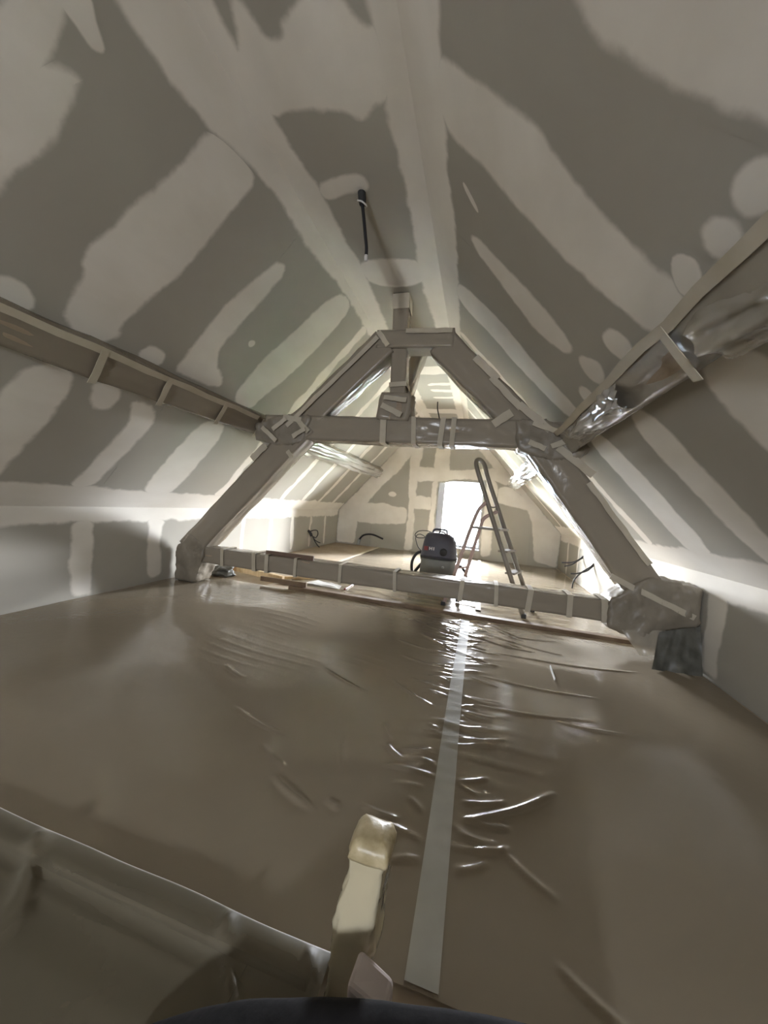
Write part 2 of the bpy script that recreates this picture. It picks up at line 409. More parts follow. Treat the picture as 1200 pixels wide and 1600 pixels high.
B(fr_left, [(.72, .95), (1.03, .72), (1.18, .6), (1.23, .59), (1.23, .67), (1.24, .85), (1.24, .99), (1.19, 1.12), (1.18, 1.3), (1.1, 1.7), (.8, 1.7)], cleft)
B(fr_left, [(1.07, .38), (1.12, .33), (1.18, .39), (1.25, .44), (1.2, .48), (1.1, .46), (.9, .5), (.85, .4)], cleft, feather=.03)
B(fr_left, [(.7, 2.0), (.72, 3.2), (1.1, 3.2), (1.12, 2.5), (1.15, 2.0)], cleft)
B(fr_left, [(1.28, 1.62), (1.42, 1.58), (1.52, 1.66), (1.5, 1.75), (1.3, 1.75)], cleft)
B(fr_left, [(1.3, 2.02), (1.45, 2.0), (1.46, 2.15), (1.35, 2.2)], cleft)
strip(fr_left, .94, 1.1, .22, .8, cleft, j=.02); strip(fr_right, .94, 1.1, .28, .6, cright, j=.02)
# ridge fold, left: slope side and flat side
B(fr_left, [(-4.5, -.001), (-4.5, .28), (1.31, .27), (1.44, .26), (1.49, .28), (1.62, .26), (1.74, .25), (2.22, .14), (2.48, .14), (2.84, .16), (3.28, .1), (3.6, .09), (4.5, .1), (9.2, .11), (9.2, -.001)], cleft, chaikin=1)
B(fr_flat, [(-4.5, XCL), (-4.5, -1.3), (1.9, -1.4), (2.04, -1.38), (2.27, -1.36), (2.45, -1.32), (2.9, -1.33), (3.23, -1.28), (3.6, -1.3), (5.0, -1.36), (9.2, -1.36), (9.2, XCL)], ceil, chaikin=1)
# flat ceiling cross joints
B(fr_flat, [(1.6, -1.45), (1.56, -1.36), (1.42, -1.33), (1.4, -1.26), (1.57, -1.23), (1.59, -1.15), (1.5, -1.1), (1.45, -.9), (1.5, -.8), (1.62, -.75), (1.62, -.65), (1.95, -.65), (1.95, -.78), (2.03, -.86), (1.95, -.95), (1.89, -1.22), (1.91, -1.45)], ceil)
B(fr_flat, [(2.37, -1.34), (2.33, -1.1), (2.35, -.97), (2.48, -.96), (2.47, -1.1), (2.53, -1.34)], ceil)
B(fr_flat, [(3.2, -1.34), (3.18, -1.05), (3.26, -.7), (3.58, -.7), (3.64, -.97), (3.56, -1.3)], ceil)
for y in (5.9, 8.4): strip(fr_flat, y - .18, y + .18, -1.42, -.66, ceil, key='c')
for y0, y1 in ((6.5, 6.62), (6.85, 7.0), (7.3, 7.42)): strip(fr_flat, y0, y1, -1.1, -.66, ceil, key='c')
B(fr_flat, [(-4.5, XCR), (-4.5, -.69), (1.55, -.69), (1.79, -.69), (1.94, -.72), (2.1, -.71), (2.31, -.71), (2.66, -.71), (3.13, -.74), (3.49, -.77), (4.5, -.72), (9.2, -.7), (9.2, XCR)], ceil, chaikin=1)
B(fr_right, [(-4.5, -.001), (-4.5, .33), (1.44, .33), (1.61, .31), (1.95, .3), (2.26, .28), (2.59, .32), (3.19, .3), (4.2, .24), (9.2, .22), (9.2, -.001)], cright, chaikin=1)
def fold(frA, frB, bA, bB, parent, y0=Y0 + .02, y1=D - .02, w=.05):
    # taped corner where two board planes meet
    A = [frA(y, bA[0] + bA[1] * w, BT + .0022) for y in (y0, y1)]; Bv = [frB(y, bB[0] + bB[1] * w, BT + .0022) for y in (y0, y1)]
    C = []
    for y in (y0, y1):
        p, q = Vector(frA(y, bA[0], BT + .0022)), Vector(frB(y, bB[0], BT + .0022)); n = (p + q) / 2 - Vector(frA(y, bA[0], 0)); base = Vector(frA(y, bA[0], 0))
        nA = (p - base).normalized(); n.normalize(); C.append(base + n * ((BT + .0022) / max(.5, n.dot(nA))))
    obj('corner_tape', A + C + Bv, [(0, 1, 3, 2), (2, 3, 5, 4)], M['filler'], parent, attr=[1.3] * 6)
fold(fr_left, fr_flat, (0, 1), (XCL, 1), ceil); fold(fr_right, fr_flat, (0, 1), (XCR, -1), ceil)
fold(fr_left, fr_wl, (KL, -1), (HKL, -1), cleft); fold(fr_right, fr_wr, (KR, -1), (HKR, -1), cright)
# right slope
B(fr_right, [(1.62, .25), (1.59, .53), (1.57, .77), (1.55, .97), (1.6, 1.08), (1.63, 1.22), (1.65, 1.36), (1.66, 1.52), (1.65, 1.9), (1.95, 1.9), (1.99, 1.6), (2.02, 1.33), (1.99, .93), (1.95, .62), (1.95, .25)], cright)
B(fr_right, [(1.6, 2.08), (1.58, 2.6), (1.6, 3.45), (1.95, 3.45), (1.98, 2.6), (1.95, 2.08)], cright)
B(fr_right, [(2.52, .5), (2.49, .64), (2.51, 1.03), (2.51, 1.3), (2.56, 1.48), (2.63, 1.56), (2.77, 1.49), (2.82, 1.18), (2.75, .94), (2.62, .5)], cright)
B(fr_right, [(2.15, .44), (2.2, .42), (2.3, .56), (2.26, .58)], cright, feather=.02)
B(fr_right, [(2.45, 2.1), (2.48, 2.7), (2.5, 3.4), (2.74, 3.4), (2.78, 2.6), (2.74, 2.1)], cright)
B(fr_right, [(3.25, .25), (3.17, .88), (3.28, 1.43), (3.25, 1.95), (3.57, 1.95), (3.63, 1.06), (3.57, .82), (3.63, .25)], cright)
B(fr_right, [(3.22, 2.05), (3.2, 2.7), (3.24, 3.45), (3.62, 3.45), (3.6, 2.7), (3.58, 2.05)], cright)
B(fr_right, [(.72, .3), (1.1, .8), (1.15, 1.05), (1.18, 1.08), (1.19, 1.14), (1.18, 1.25), (1.16, 1.41), (1.14, 1.56), (1.08, 1.8), (.7, 1.9)], cright)
def blob(fr, a, b, r, par, sq=1.0):
    B(fr, [(a + r * sq * math.cos(t * math.pi / 4) * (1 + RNG.normal(0, .08)), b + r * math.sin(t * math.pi / 4) * (1 + RNG.normal(0, .08))) for t in range(8)], par, feather=.06)
blob(fr_right, 1.22, 1.78, .075, cright); blob(fr_right, 1.4, 1.79, .07, cright)
B(fr_right, [(1.58, 1.68), (1.5, 1.76), (1.56, 1.86), (1.7, 1.84)], cright, feather=.03)
blob(fr_right, 2.22, 1.76, .11, cright); blob(fr_right, 2.62, 1.74, .12, cright); blob(fr_right, 2.95, 1.82, .09, cright)
blob(fr_left, 3.0, 1.1, .04, cleft)
# far part of the slopes: plain joint lines
for j in JOINTS:
    if not 4.0 < j < 9.0: continue
    w = .075
    strip(fr_left, j - w, j + w, .05, 1.78, cleft, key='l'); strip(fr_left, j - w, j + w, 1.98, KL - .1, cleft, key='l')
    strip(fr_right, j - w, j + w, .15, 1.9, cright, key='r'); strip(fr_right, j - w, j + w, 2.08, KR - .1, cright, key='r')
for j in JOINTS:
    if -4.4 < j < .5:
        strip(fr_left, j - .14, j + .14, .2, KL - .1, cleft, key='l'); strip(fr_right, j - .14, j + .14, .3, KR - .1, cright, key='r')
# knee fold
strip(fr_left, Y0+.1, D - .05, 3.1, KL - .004, cleft, j=.012); strip(fr_wl, Y0+.1, D - .05, .745, HKL - .004, wleft, j=.012)
strip(fr_right, Y0+.1, D - .05, KR - .26, KR - .004, cright, j=.012); strip(fr_wr, Y0+.1, D - .05, .68, HKR - .004, wright, j=.012)
for j in JOINTS:
    if not -.5 < j < 9.0: continue
    w = .1 if j < 4 else .05
    strip(fr_wl, j - w, j + w, .03, .8, wleft, key='wl'); strip(fr_wr, j - w, j + w, .03, .74, wright, key='wr')
# window gable
G = lambda poly, **k: band(fr_back, poly, wback, **k)
G([(-1.72 - .1, .02), (-1.6, .02), (-1.62, 1.0), (-1.6, 2.2), (-1.5, 2.8), (-1.45, 3.3), (-1.62, 3.2), (-1.85, 2.7), (-1.84, 2.2), (-1.78, 1.0)], jitter=.012)
G([(-1.2, 2.1), (-.81, 2.1), (-.82, 2.78), (-.85, 3.4), (-1.15, 3.4), (-1.19, 2.77)], jitter=.012)
G([(-1.65, 1.84), (-1.2, 1.86), (.1, 2.0), (.7, 1.9), (.45, 2.3), (-.3, 2.22), (-.8, 2.16), (-1.2, 2.22), (-1.65, 2.2)], jitter=.012)
G([(-3.4, .66), (-2.76, .62), (-1.8, .7), (-1.8, 1.1), (-2.5, 1.2), (-3.1, 1.15)], jitter=.012)
G([(-1.66, 1.12), (-1.2, 1.12), (-1.2, 1.46), (-1.66, 1.44)], jitter=.012)
G([(-1.24, .05), (-1.2, 1.1), (-1.22, 1.85), (WIN[0] - .01, 1.95), (WIN[0] - .01, .05)], jitter=.01)
G([(XL + .04, .02), (-3.2, .02), (-3.14, .7), (-3.05, 1.0), (-2.6, 1.6), (-2.1, 2.1), (-1.75, 2.6), (-1.45, 3.0), (-1.3, 3.42), (-1.52, 3.44), (-2.2, 2.66), (-3.0, 1.73), (XL + .03, .92)], jitter=.012)
G([(WIN[1] + .01, .1), (.36, .1), (.38, 1.4), (.42, 1.8), (.3, 2.05), (WIN[1] + .01, 1.97)], jitter=.01)
G([(.42, 1.44), (1.25, 1.3), (1.05, 1.62), (.68, 1.85), (.42, 1.8)], jitter=.012)
G([(XR - .03, .03), (1.39, .12), (1.3, .6), (1.28, 1.0), (.95, 1.65), (.7, 1.85), (.4, 2.15), (-.25, 2.85), (-.45, 3.3), (-.56, 3.42), (.1, 2.75), (1.0, 1.8), (XR - .02, .86)], jitter=.012)
blob(fr_back, -2.25, 1.45, .07, wback, 1.6)

# ------------------------------------------------------------------ windows
def window(name, win, y, out, label):
    x0, x1, z0, z1 = win
    w = thing(name, label, 'window', ((x0 + x1) / 2, y, z0)); del w['category']; w['kind'] = 'structure'
    t = 0.06; a, b = sorted((y, y + 0.07 * out))
    for bx in (((x0, a, z0), (x0 + t + .1, b, z1)), ((x1 - t, a, z0), (x1, b, z1)), ((x0 + t + .1, a, z1 - t), (x1 - t, b, z1)), ((x0 + t + .1, a, z0), (x1 - t, b, z0 + t))):
        bevel(MB().box(*bx).build('frame', M['frame'], w), .006)
    c = (a + b) / 2
    MB().box((x0 + t + .1, c - .006, z0 + t), (x1 - t, c + .006, z1 - t)).build('pane', M['glass'], w)
    return w
window('window_1', WIN, D + .27, 1, 'bright overexposed window in the far gable')
window('window_2', WIN2, Y0 - .17, -1, 'window in the gable behind the camera')
sill = struct(MB().box((WIN[0], D - .015, WIN[2] - .025), (WIN[1], D + .28, WIN[2] + .003)).build('trim_1', M['reveal']), 'white sill board of the far window')

# outside: ground, a neighbouring roof and hedge low in the window
struct(MB().box((-150, 11, -4.4), (150, 250, -4.2)).build('ground', M['field']), 'pale field outside the window')
rt = thing('house_roof', 'blue-grey slate roof low outside the far window', 'roof', (-3, 24, -4.2))
MB().add([(-9, 22, -2.4), (2.2, 22, -2.4), (2.2, 28, -2.4), (-9, 28, -2.4), (-8, 25, -1.0), (1.4, 25, -1.0)], [(0, 1, 5, 4), (1, 2, 5), (2, 3, 4, 5), (3, 0, 4), (0, 3, 2, 1)]).build('roof_slope', M['slate'], rt)
MB().box((-8.8, 22.4, -4.2), (2, 27.6, -2.39)).build('house_wall', M['pale'], rt)
def bush(name, c, r, label):
    bm = bmesh.new(); bmesh.ops.create_icosphere(bm, subdivisions=4, radius=1.0)
    for v in bm.verts:
        n = noise.noise(v.co * 3.1 + Vector(c)) * .25 + noise.noise(v.co * 9 + Vector(c)) * .12
        v.co = Vector((v.co.x * r[0], v.co.y * r[1], v.co.z * r[2])) * (1 + n) + Vector(c)
    vs = [tuple(v.co) for v in bm.verts]; fs = [tuple(v.index for v in f.verts) for f in bm.faces]; bm.free()
    return tag(obj(name, vs, fs, M['hedge'], smooth=True), label, 'bush')
bush('bush', (4.2, 22, -2.6), (2.2, 1.6, 1.55), 'green bush low outside the far window beside the slate roof')

# ------------------------------------------------------------------ roof truss
def wrapped(parent, name, p0, p1, w, h, side, film_mat, seed, amp=0.012, fscale=5.0, film_name='film_wrap', out=0.012, timber=True, ends=0.0, sub=True):
    """a timber from p0 to p1 with a loose film shell; w along 'side', h across"""
    p0, p1 = Vector(p0), Vector(p1); d = p1 - p0; L = d.length; d.normalize()
    sd = Vector(side); sd = (sd - d * sd.dot(d)).normalized(); up = d.cross(sd)
    def shell(nx, ny, nl, grow, a, fs, ragged):
        prof = []
        for i in range(nx): prof.append((-.5 + i / nx, -.5))
        for i in range(ny): prof.append((.5, -.5 + i / ny))
        for i in range(nx): prof.append((.5 - i / nx, .5))
        for i in range(ny): prof.append((-.5, .5 - i / ny))
        n = len(prof); V = []; F = []
        for k in range(nl + 1):
            t = k / nl
            for (u, v) in prof:
                q = p0 + d * (t * L) + sd * u * (w + 2 * grow) + up * v * (h + 2 * grow)
                nrm = (sd * u * 2 * w + up * v * 2 * h).normalized()
                s = (q - d * (q.dot(d) * .6)) * fs + Vector((seed * 7.3, seed * 3.1, 0))
                # creases run mostly along the timber
                s2 = (q - d * (q.dot(d) * .85)) * fs * 4
                e = a * (.8 * noise.noise(s) + 1.2 * (.5 - abs(noise.noise(s2 + Vector((seed, 0, 0)))) * 2) * .5)
                V.append(q + nrm * e)
        for k in range(nl):
            for i in range(n): F.append((k * n + i, k * n + (i + 1) % n, (k + 1) * n + (i + 1) % n, (k + 1) * n + i))
        F.append(tuple(range(n - 1, -1, -1))); F.append(tuple(range(nl * n, (nl + 1) * n)))
        return V, F
    V, F = shell(3, 3, max(4, int(L / .15)), 0, .010, 2.5, 0)
    b = obj(name, V, F, M['timber'], parent, smooth=False)
    V, F = shell(8, 8, max(8, int(L / .03)), out, amp, fscale, 0)
    f = obj(film_name, V, F, film_mat, b if sub else parent, smooth=True)
    return b, f
def ring(parent, p0, p1, w, h, side, t, width=0.045, grow=0.024, name='tape_strip'):
    """band of tape round a wrapped timber at fraction t"""
    p0, p1 = Vector(p0), Vector(p1); d = p1 - p0; L = d.length; d.normalize()
    sd = Vector(side); sd = (sd - d * sd.dot(d)).normalized(); up = d.cross(sd)
    c = p0 + d * L * t; V = []; tilt = random.uniform(-.12, .12)
    for e in (-.5, .5):
        for u, v in ((-1, -1), (-.3, -1.03), (.4, -1), (1, -1), (1.02, 0), (1, 1), (0, 1.03), (-1, 1), (-1.02, .2)):
            V.append(c + d * (e * width + tilt * v * h / 2) + sd * u * (w / 2 + grow) + up * v * (h / 2 + grow))
    n = 9; F = [(i, (i + 1) % n, n + (i + 1) % n, n + i) for i in range(n)]
    o = obj(name, V, F, M['tape'], parent)
    s = o.modifiers.new('thick', 'SOLIDIFY'); s.thickness = 0.002; return o
def tape_piece(parent, a, b, width, normal, name='tape_strip', mat=None, seg=6, wob=.004):
    """flat strip of tape from a to b lying on a surface with that normal"""
    a, b, n = Vector(a), Vector(b), Vector(normal).normalized(); d = (b - a).normalized(); s = d.cross(n).normalized()
    V = []; F = []
    for k in range(seg + 1):
        c = a.lerp(b, k / seg) + n * (.001 + abs(random.gauss(0, wob * .3)))
        ww = width * (1 + random.uniform(-.08, .08)) / 2; sh = random.uniform(-wob, wob)
        V += [c + s * (ww + sh), c - s * (ww - sh), c - s * (ww - sh) - n * .003, c + s * (ww + sh) - n * .003]
    for k in range(seg):
        i = 4 * k
        for j in range(4): F.append((i + j, i + (j + 1) % 4, i + 4 + (j + 1) % 4, i + 4 + j))
    F += [(3, 2, 1, 0), (4 * seg, 4 * seg + 1, 4 * seg + 2, 4 * seg + 3)]
    return obj(name, V, F, mat or M['tape'], parent)

truss = thing('roof_truss', 'film-wrapped old timber roof truss spanning the attic', 'roof truss', (-.95, YT, 0))
yc = YT + .11
SY = (0, 1, 0)
tie0, tie1 = (-3.55, yc, .370), (1.86, yc, .392)
tie, _ = wrapped(truss, 'tie_beam', tie0, tie1, .2, .165, SY, M['wrap'], 1, .012)
for x in (-2.94, -2.5, -2.33, -1.96, -1.41, -.79, -.10, .24, .545, .90, 1.195):
    ring(tie, tie0, tie1, .2, .165, SY, (x + 3.55) / 5.41, random.uniform(.035, .06))
col0, col1 = (-2.5, yc, 1.975), (.86, yc, 1.985)
collar, _ = wrapped(truss, 'collar_beam', col0, col1, .2, .235, SY, M['wrap'], 2, .022)
for x in (-1.06, -.73, -.44, -.325): ring(collar, col0, col1, .2, .235, SY, (x + 2.5) / 3.36, random.uniform(.045, .07), .026)
lg0, lg1 = (-3.47, yc, .40), (-1.98, yc, 2.03)
legL, _ = wrapped(truss, 'leg', lg0, lg1, .22, .27, SY, M['wrap'], 3, .016)
lr0, lr1 = (1.66, yc, .42), (.42, yc, 2.02)
legR, _ = wrapped(truss, 'leg', lr0, lr1, .22, .27, SY, M['wrap'], 4, .018)
rl0, rl1 = (-2.32, yc, 1.76), (-1.13, yc, 2.92)
rafL, _ = wrapped(truss, 'rafter', rl0, rl1, .2, .27, SY, M['wrap'], 5, .016)
rr0, rr1 = (.66, yc, 1.78), (-.53, yc, 2.905)
rafR, _ = wrapped(truss, 'rafter', rr0, rr1, .2, .27, SY, M['wrap'], 6, .018)
kp0, kp1 = (-.93, yc, 2.05), (-1.0, yc, HC - .005)
post, _ = wrapped(truss, 'king_post', kp0, kp1, .15, .15, SY, M['wrap'], 7, .008, out=.006)
ring(post, kp0, kp1, .15, .15, SY, .93, .16, .016); ring(post, kp0, kp1, .15, .15, SY, .30, .05, .02)
top0, top1 = (-1.22, yc, 2.94), (-.40, yc, 2.93)
topb_, _ = wrapped(truss, 'apex_block', top0, top1, .22, .16, SY, M['wrap'], 8, .014)
tape_piece(topb_, (-.9, YT - .03, 3.005), (-.42, YT - .03, 2.995), .05, (0, -1, .1))
tape_piece(topb_, (-1.2, YT - .03, 3.01), (-1.08, YT - .03, 2.86), .05, (0, -1, .1))
# foot of the king post: bulky taped bundle
bund, _ = wrapped(truss, 'post_foot', (-.96, yc - .01, 2.08), (-.95, yc - .01, 2.36), .27, .3, SY, M['wrap'], 9, .04, fscale=7)
tape_piece(bund, (-1.08, YT - .085, 2.22), (-.86, YT - .085, 2.12), .06, (0, -1, 0)); tape_piece(bund, (-1.06, YT - .085, 2.30), (-.82, YT - .085, 2.27), .05, (0, -1, 0))
# braces running back from the post to the ridge
br0, br1 = (-.93, yc + .06, 2.30), (-.93, yc + 1.0, 3.33)
brace, _ = wrapped(truss, 'ridge_brace', br0, br1, .12, .14, (1, 0, 0), M['shiny'], 10, .016)
# lengthwise tapes on the rafters and legs
yf = YT - .034
tape_piece(rafL, (-1.20, yf, 2.95), (-2.20, yf, 1.98), .05, (0, -1, 0), seg=12)
tape_piece(rafL, (-2.25, yf, 2.08), (-2.02, yf, 2.05), .06, (0, -1, 0)); tape_piece(rafL, (-2.08, yf, 2.06), (-1.92, yf, 1.92), .055, (0, -1, 0))
tape_piece(rafR, (-.17, yf, 2.72), (.06, yf, 2.5), .07, (0, -1, 0)); tape_piece(rafR, (.0, yf, 2.52), (.3, yf, 2.22), .06, (0, -1, 0))
tape_piece(rafR, (.28, yf, 2.26), (.58, yf, 2.02), .07, (0, -1, 0)); tape_piece(rafR, (.06, yf, 2.06), (.22, yf, 2.18), .08, (0, -1, 0))
tape_piece(legL, (-2.62, yf, 1.58), (-2.45, yf, 1.75), .08, (0, -1, 0)); tape_piece(legL, (-2.1, yf, 1.62), (-2.16, yf, 1.7), .05, (0, -1, 0))
tape_piece(legR, (.95, yf, 1.55), (1.5, yf, .86), .05, (0, -1, 0), seg=12); tape_piece(legR, (.66, yf, 1.86), (.98, yf, 1.62), .07, (0, -1, 0))
tape_piece(legR, (1.2, yf - .01, .72), (1.86, yf - .03, .45), .05, (0, -1, 0), seg=8)
# wrapped joints where legs, collar and purlins meet, and the feet
def lump(parent, name, c, r, seed, mat, amp=.18, zmin=None, sub=4):
    bm = bmesh.new(); bmesh.ops.create_icosphere(bm, subdivisions=sub, radius=1.0)
    V = []
    for v in bm.verts:
        q = v.co.copy()
        # squarish lump
        m = max(abs(q.x), abs(q.y), abs(q.z)); q = q.lerp(q / m * .8, .55)
        n = noise.noise(v.co * 1.7 + Vector((seed, 0, 0))) * amp + abs(noise.noise(v.co * 5 + Vector((0, seed, 0)))) * amp * .5
        q = q * (1 + n); p = Vector((c[0] + q.x * r[0], c[1] + q.y * r[1], c[2] + q.z * r[2]))
        if zmin is not None: p.z = max(p.z, zmin)
        V.append(p)
    F = [tuple(v.index for v in f.verts) for f in bm.faces]; bm.free()
    return obj(name, V, F, mat, parent, smooth=True)
def bundle(parent, name, poly, y0, y1, seed, mat, amp=.032, step=.03):
    """prism of an outline in the truss plane, wrapped: subdivided and creased"""
    bm = bmesh.new(); n = len(poly)
    A = [bm.verts.new((x, y0, z)) for x, z in poly]; Bq = [bm.verts.new((x, y1, z)) for x, z in poly]
    bm.faces.new(A[::-1]); bm.faces.new(Bq)
    for i in range(n): bm.faces.new((A[i], A[(i + 1) % n], Bq[(i + 1) % n], Bq[i]))
    bmesh.ops.triangulate(bm, faces=bm.faces[:])
    for _ in range(6):
        es = [e for e in bm.edges if e.calc_length() > step * 1.6]
        if not es: break
        bmesh.ops.subdivide_edges(bm, edges=es, cuts=1); bmesh.ops.triangulate(bm, faces=bm.faces[:])
    for _ in range(2): bmesh.ops.smooth_vert(bm, verts=bm.verts[:], factor=.5, use_axis_x=True, use_axis_y=True, use_axis_z=True)
    bm.normal_update()
    V = []
    for v in bm.verts:
        q = v.co; e = .6 * noise.noise(q * 5 + Vector((seed, 0, 0))) + 1.0 * (.35 - abs(noise.noise(Vector((q.x * 13, q.y * 9, q.z * 8 + seed)))) + .5 * (.3 - abs(noise.noise(q * 24))))
        p = q + v.normal * e * amp; V.append((p.x, p.y, max(p.z, .006)))
    bm.verts.index_update(); F = [tuple(v.index for v in f.verts) for f in bm.faces]; bm.free()
    return obj(name, V, F, mat, parent, smooth=True)
bundle(truss, 'joint_wrap', [(-2.62, 1.80), (-2.3, 1.74), (-1.98, 1.80), (-1.9, 2.1), (-2.15, 2.14), (-2.4, 2.08), (-2.6, 2.0)], YT - .035, YT + .28, 3.3, M['bundle'])
bundle(truss, 'joint_wrap', [(.3, 1.82), (.62, 1.72), (.9, 1.78), (1.0, 1.95), (.72, 2.06), (.5, 2.16), (.25, 2.12)], YT - .04, YT + .28, 5.1, M['bundle'])
bundle(truss, 'foot_wrap', [(-3.62, .01), (-3.3, .01), (-3.22, .25), (-3.2, .5), (-3.42, .62), (-3.62, .45)], YT - .03, YT + .26, 1.7, M['bundle'])
bundle(truss, 'foot_wrap', [(1.22, .24), (1.38, .2), (1.5, .13), (1.9, .02), (1.905, .72), (1.80, .72), (1.5, .76), (1.2, .50)], YT - .06, YT + .26, 8.2, M['bundle'], .03)
for a_, b_ in (((.42, 2.08), (.7, 1.98)), ((.6, 1.86), (.86, 1.99)), ((.4, 1.9), (.55, 1.84)), ((-2.5, 1.95), (-2.3, 1.8)), ((-2.2, 2.06), (-2.36, 1.93)), ((-2.1, 1.86), (-1.95, 1.95))):
    tape_piece(truss, (a_[0], YT - .06, a_[1]), (b_[0], YT - .06, b_[1]), .05, (0, -1, 0))
# tails of film hanging from the right foot
def sheet(parent, name, P, mat, nu=16, nv=16, amp=.02, seed=0, thick=0.0):
    """bilinear quad P[00,10,11,01] with ripples"""
    P = [Vector(p) for p in P]; n = (P[1] - P[0]).cross(P[3] - P[0]).normalized(); V = []; F = []
    for j in range(nv + 1):
        for i in range(nu + 1):
            u, v = i / nu, j / nv
            q = P[0] * (1 - u) * (1 - v) + P[1] * u * (1 - v) + P[2] * u * v + P[3] * (1 - u) * v
            w = noise.noise(q * 5 + Vector((seed, 0, 0))) * amp + abs(noise.noise(Vector((u * 6 + seed, v * 1.5, 0)))) * amp
            V.append(q + n * w)
    for j in range(nv):
        for i in range(nu): k = j * (nu + 1) + i; F.append((k, k + 1, k + nu + 2, k + nu + 1))
    return obj(name, V, F, mat, parent, smooth=True)
sheet(truss, 'film_flap', [(1.33, YT - .05, .25), (1.72, YT - .09, .33), (1.62, YT - .17, .12), (1.45, YT - .15, .08)], M['shiny'], amp=.03, seed=4)
sheet(truss, 'film_flap', [(1.60, YT - .1, .30), (1.89, YT - .1, .40), (1.88, YT - .22, .02), (1.5, YT - .26, .02)], M['darkfilm'], amp=.04, seed=9)

# ------------------------------------------------------------------ purlins
def purlin(fr, s0, s1, prot, label, film_mat, seed, cross, amp, top_side):
    root = thing('purlin', label, 'roof beam', fr(4.0, (s0 + s1) / 2, 0), 'wrapped purlins along the sloping ceilings')
    c = lambda y, ds=0, o=0: Vector(fr(y, (s0 + s1) / 2 + ds, prot / 2 + BT + o))
    a, b = c(Y0 + .05), c(D - .02)
    side = Vector(fr(0, 1, 0)) - Vector(fr(0, 0, 0)); nrm = Vector(fr(0, 0, 1)) - Vector(fr(0, 0, 0))
    wrapped(root, 'beam', a, b, (s1 - s0) - .03, prot, side, film_mat, seed, amp, fscale=4, sub=False)
    # long tape on the upper edge and short tapes across
    tape_piece(root, fr(Y0 + .1, s0 + .005, prot + BT + .028), fr(3.62, s0 + .005, prot + BT + .028), .05, nrm, name='edge_tape', seg=40, wob=.008)
    for y in cross:
        tape_piece(root, fr(y - .02, s0 - .01, prot + BT + .03), fr(y + .03, s1 + .02, prot + BT + .03), .05, nrm, seg=3)
    return root
purL = purlin(fr_left, 1.71, 1.95, .12, 'film-wrapped purlin along the left ceiling slope with paper tape', M['wrap'], 21, (1.2, 1.88, 2.42, 3.1, 3.75), .018, 1)
purR = purlin(fr_right, 1.88, 2.11, .13, 'purlin in loose shiny film along the right ceiling slope', M['shiny'], 22, (1.05, 1.66), .026, 1)
# loose crumpled loops of film on the right purlin and on both far purlins
def crumple(parent, fr, pts, width, mat, seed, name='loose_film', amp=.03):
    V = []; F = []; nu, nv = 60, 14
    P = [Vector(fr(*p)) for p in pts]; C = catmull(pts, 1)
    PP = catmull(P, max(1, nu // (len(P) - 1))); nu = len(PP) - 1
    nrm = (Vector(fr(0, 0, 1)) - Vector(fr(0, 0, 0))).normalized()
    for i, p in enumerate(PP):
        d = (PP[min(i + 1, nu)] - PP[max(i - 1, 0)]).normalized(); s = d.cross(nrm).normalized()
        for j in range(nv + 1):
            v = j / nv - .5
            q = p + s * v * width * (1 + .3 * noise.noise(p * 3)) + nrm * (.05 * (1 - 4 * v * v))
            n = noise.noise(Vector((i * .06 + seed, v * 5, 0))) + 1.3 * abs(noise.noise(Vector((i * .12, v * 7 + seed, 3))))
            V.append(q + nrm * amp * n)
    for i in range(nu):
        for j in range(nv): k = i * (nv + 1) + j; F.append((k, k + 1, k + nv + 2, k + nv + 1))
    return obj(name, V, F, mat, parent, smooth=True)
crumple(purR, fr_right, [(3.3, 1.98, .13), (2.8, 1.99, .15), (2.4, 1.98, .15), (2.2, 2.0, .16)], .16, M['bright'], 3.1)
crumple(purR, fr_right, [(1.55, 2.02, .13), (1.2, 2.06, .13), (.9, 2.08, .14), (.3, 2.1, .14)], .22, M['shiny'], 5.4, amp=.03)
crumple(purL, fr_left, [(4.2, 1.85, .13), (5.2, 1.86, .16), (6.6, 1.84, .15), (8.0, 1.85, .16), (9.15, 1.85, .14)], .26, M['bright'], 8.8, amp=.05)
crumple(purR, fr_right, [(4.3, 1.98, .14), (5.5, 2.0, .17), (6.6, 1.98, .16), (7.6, 2.0, .2), (9.1, 2.0, .14)], .28, M['bright'], 9.9, amp=.05)

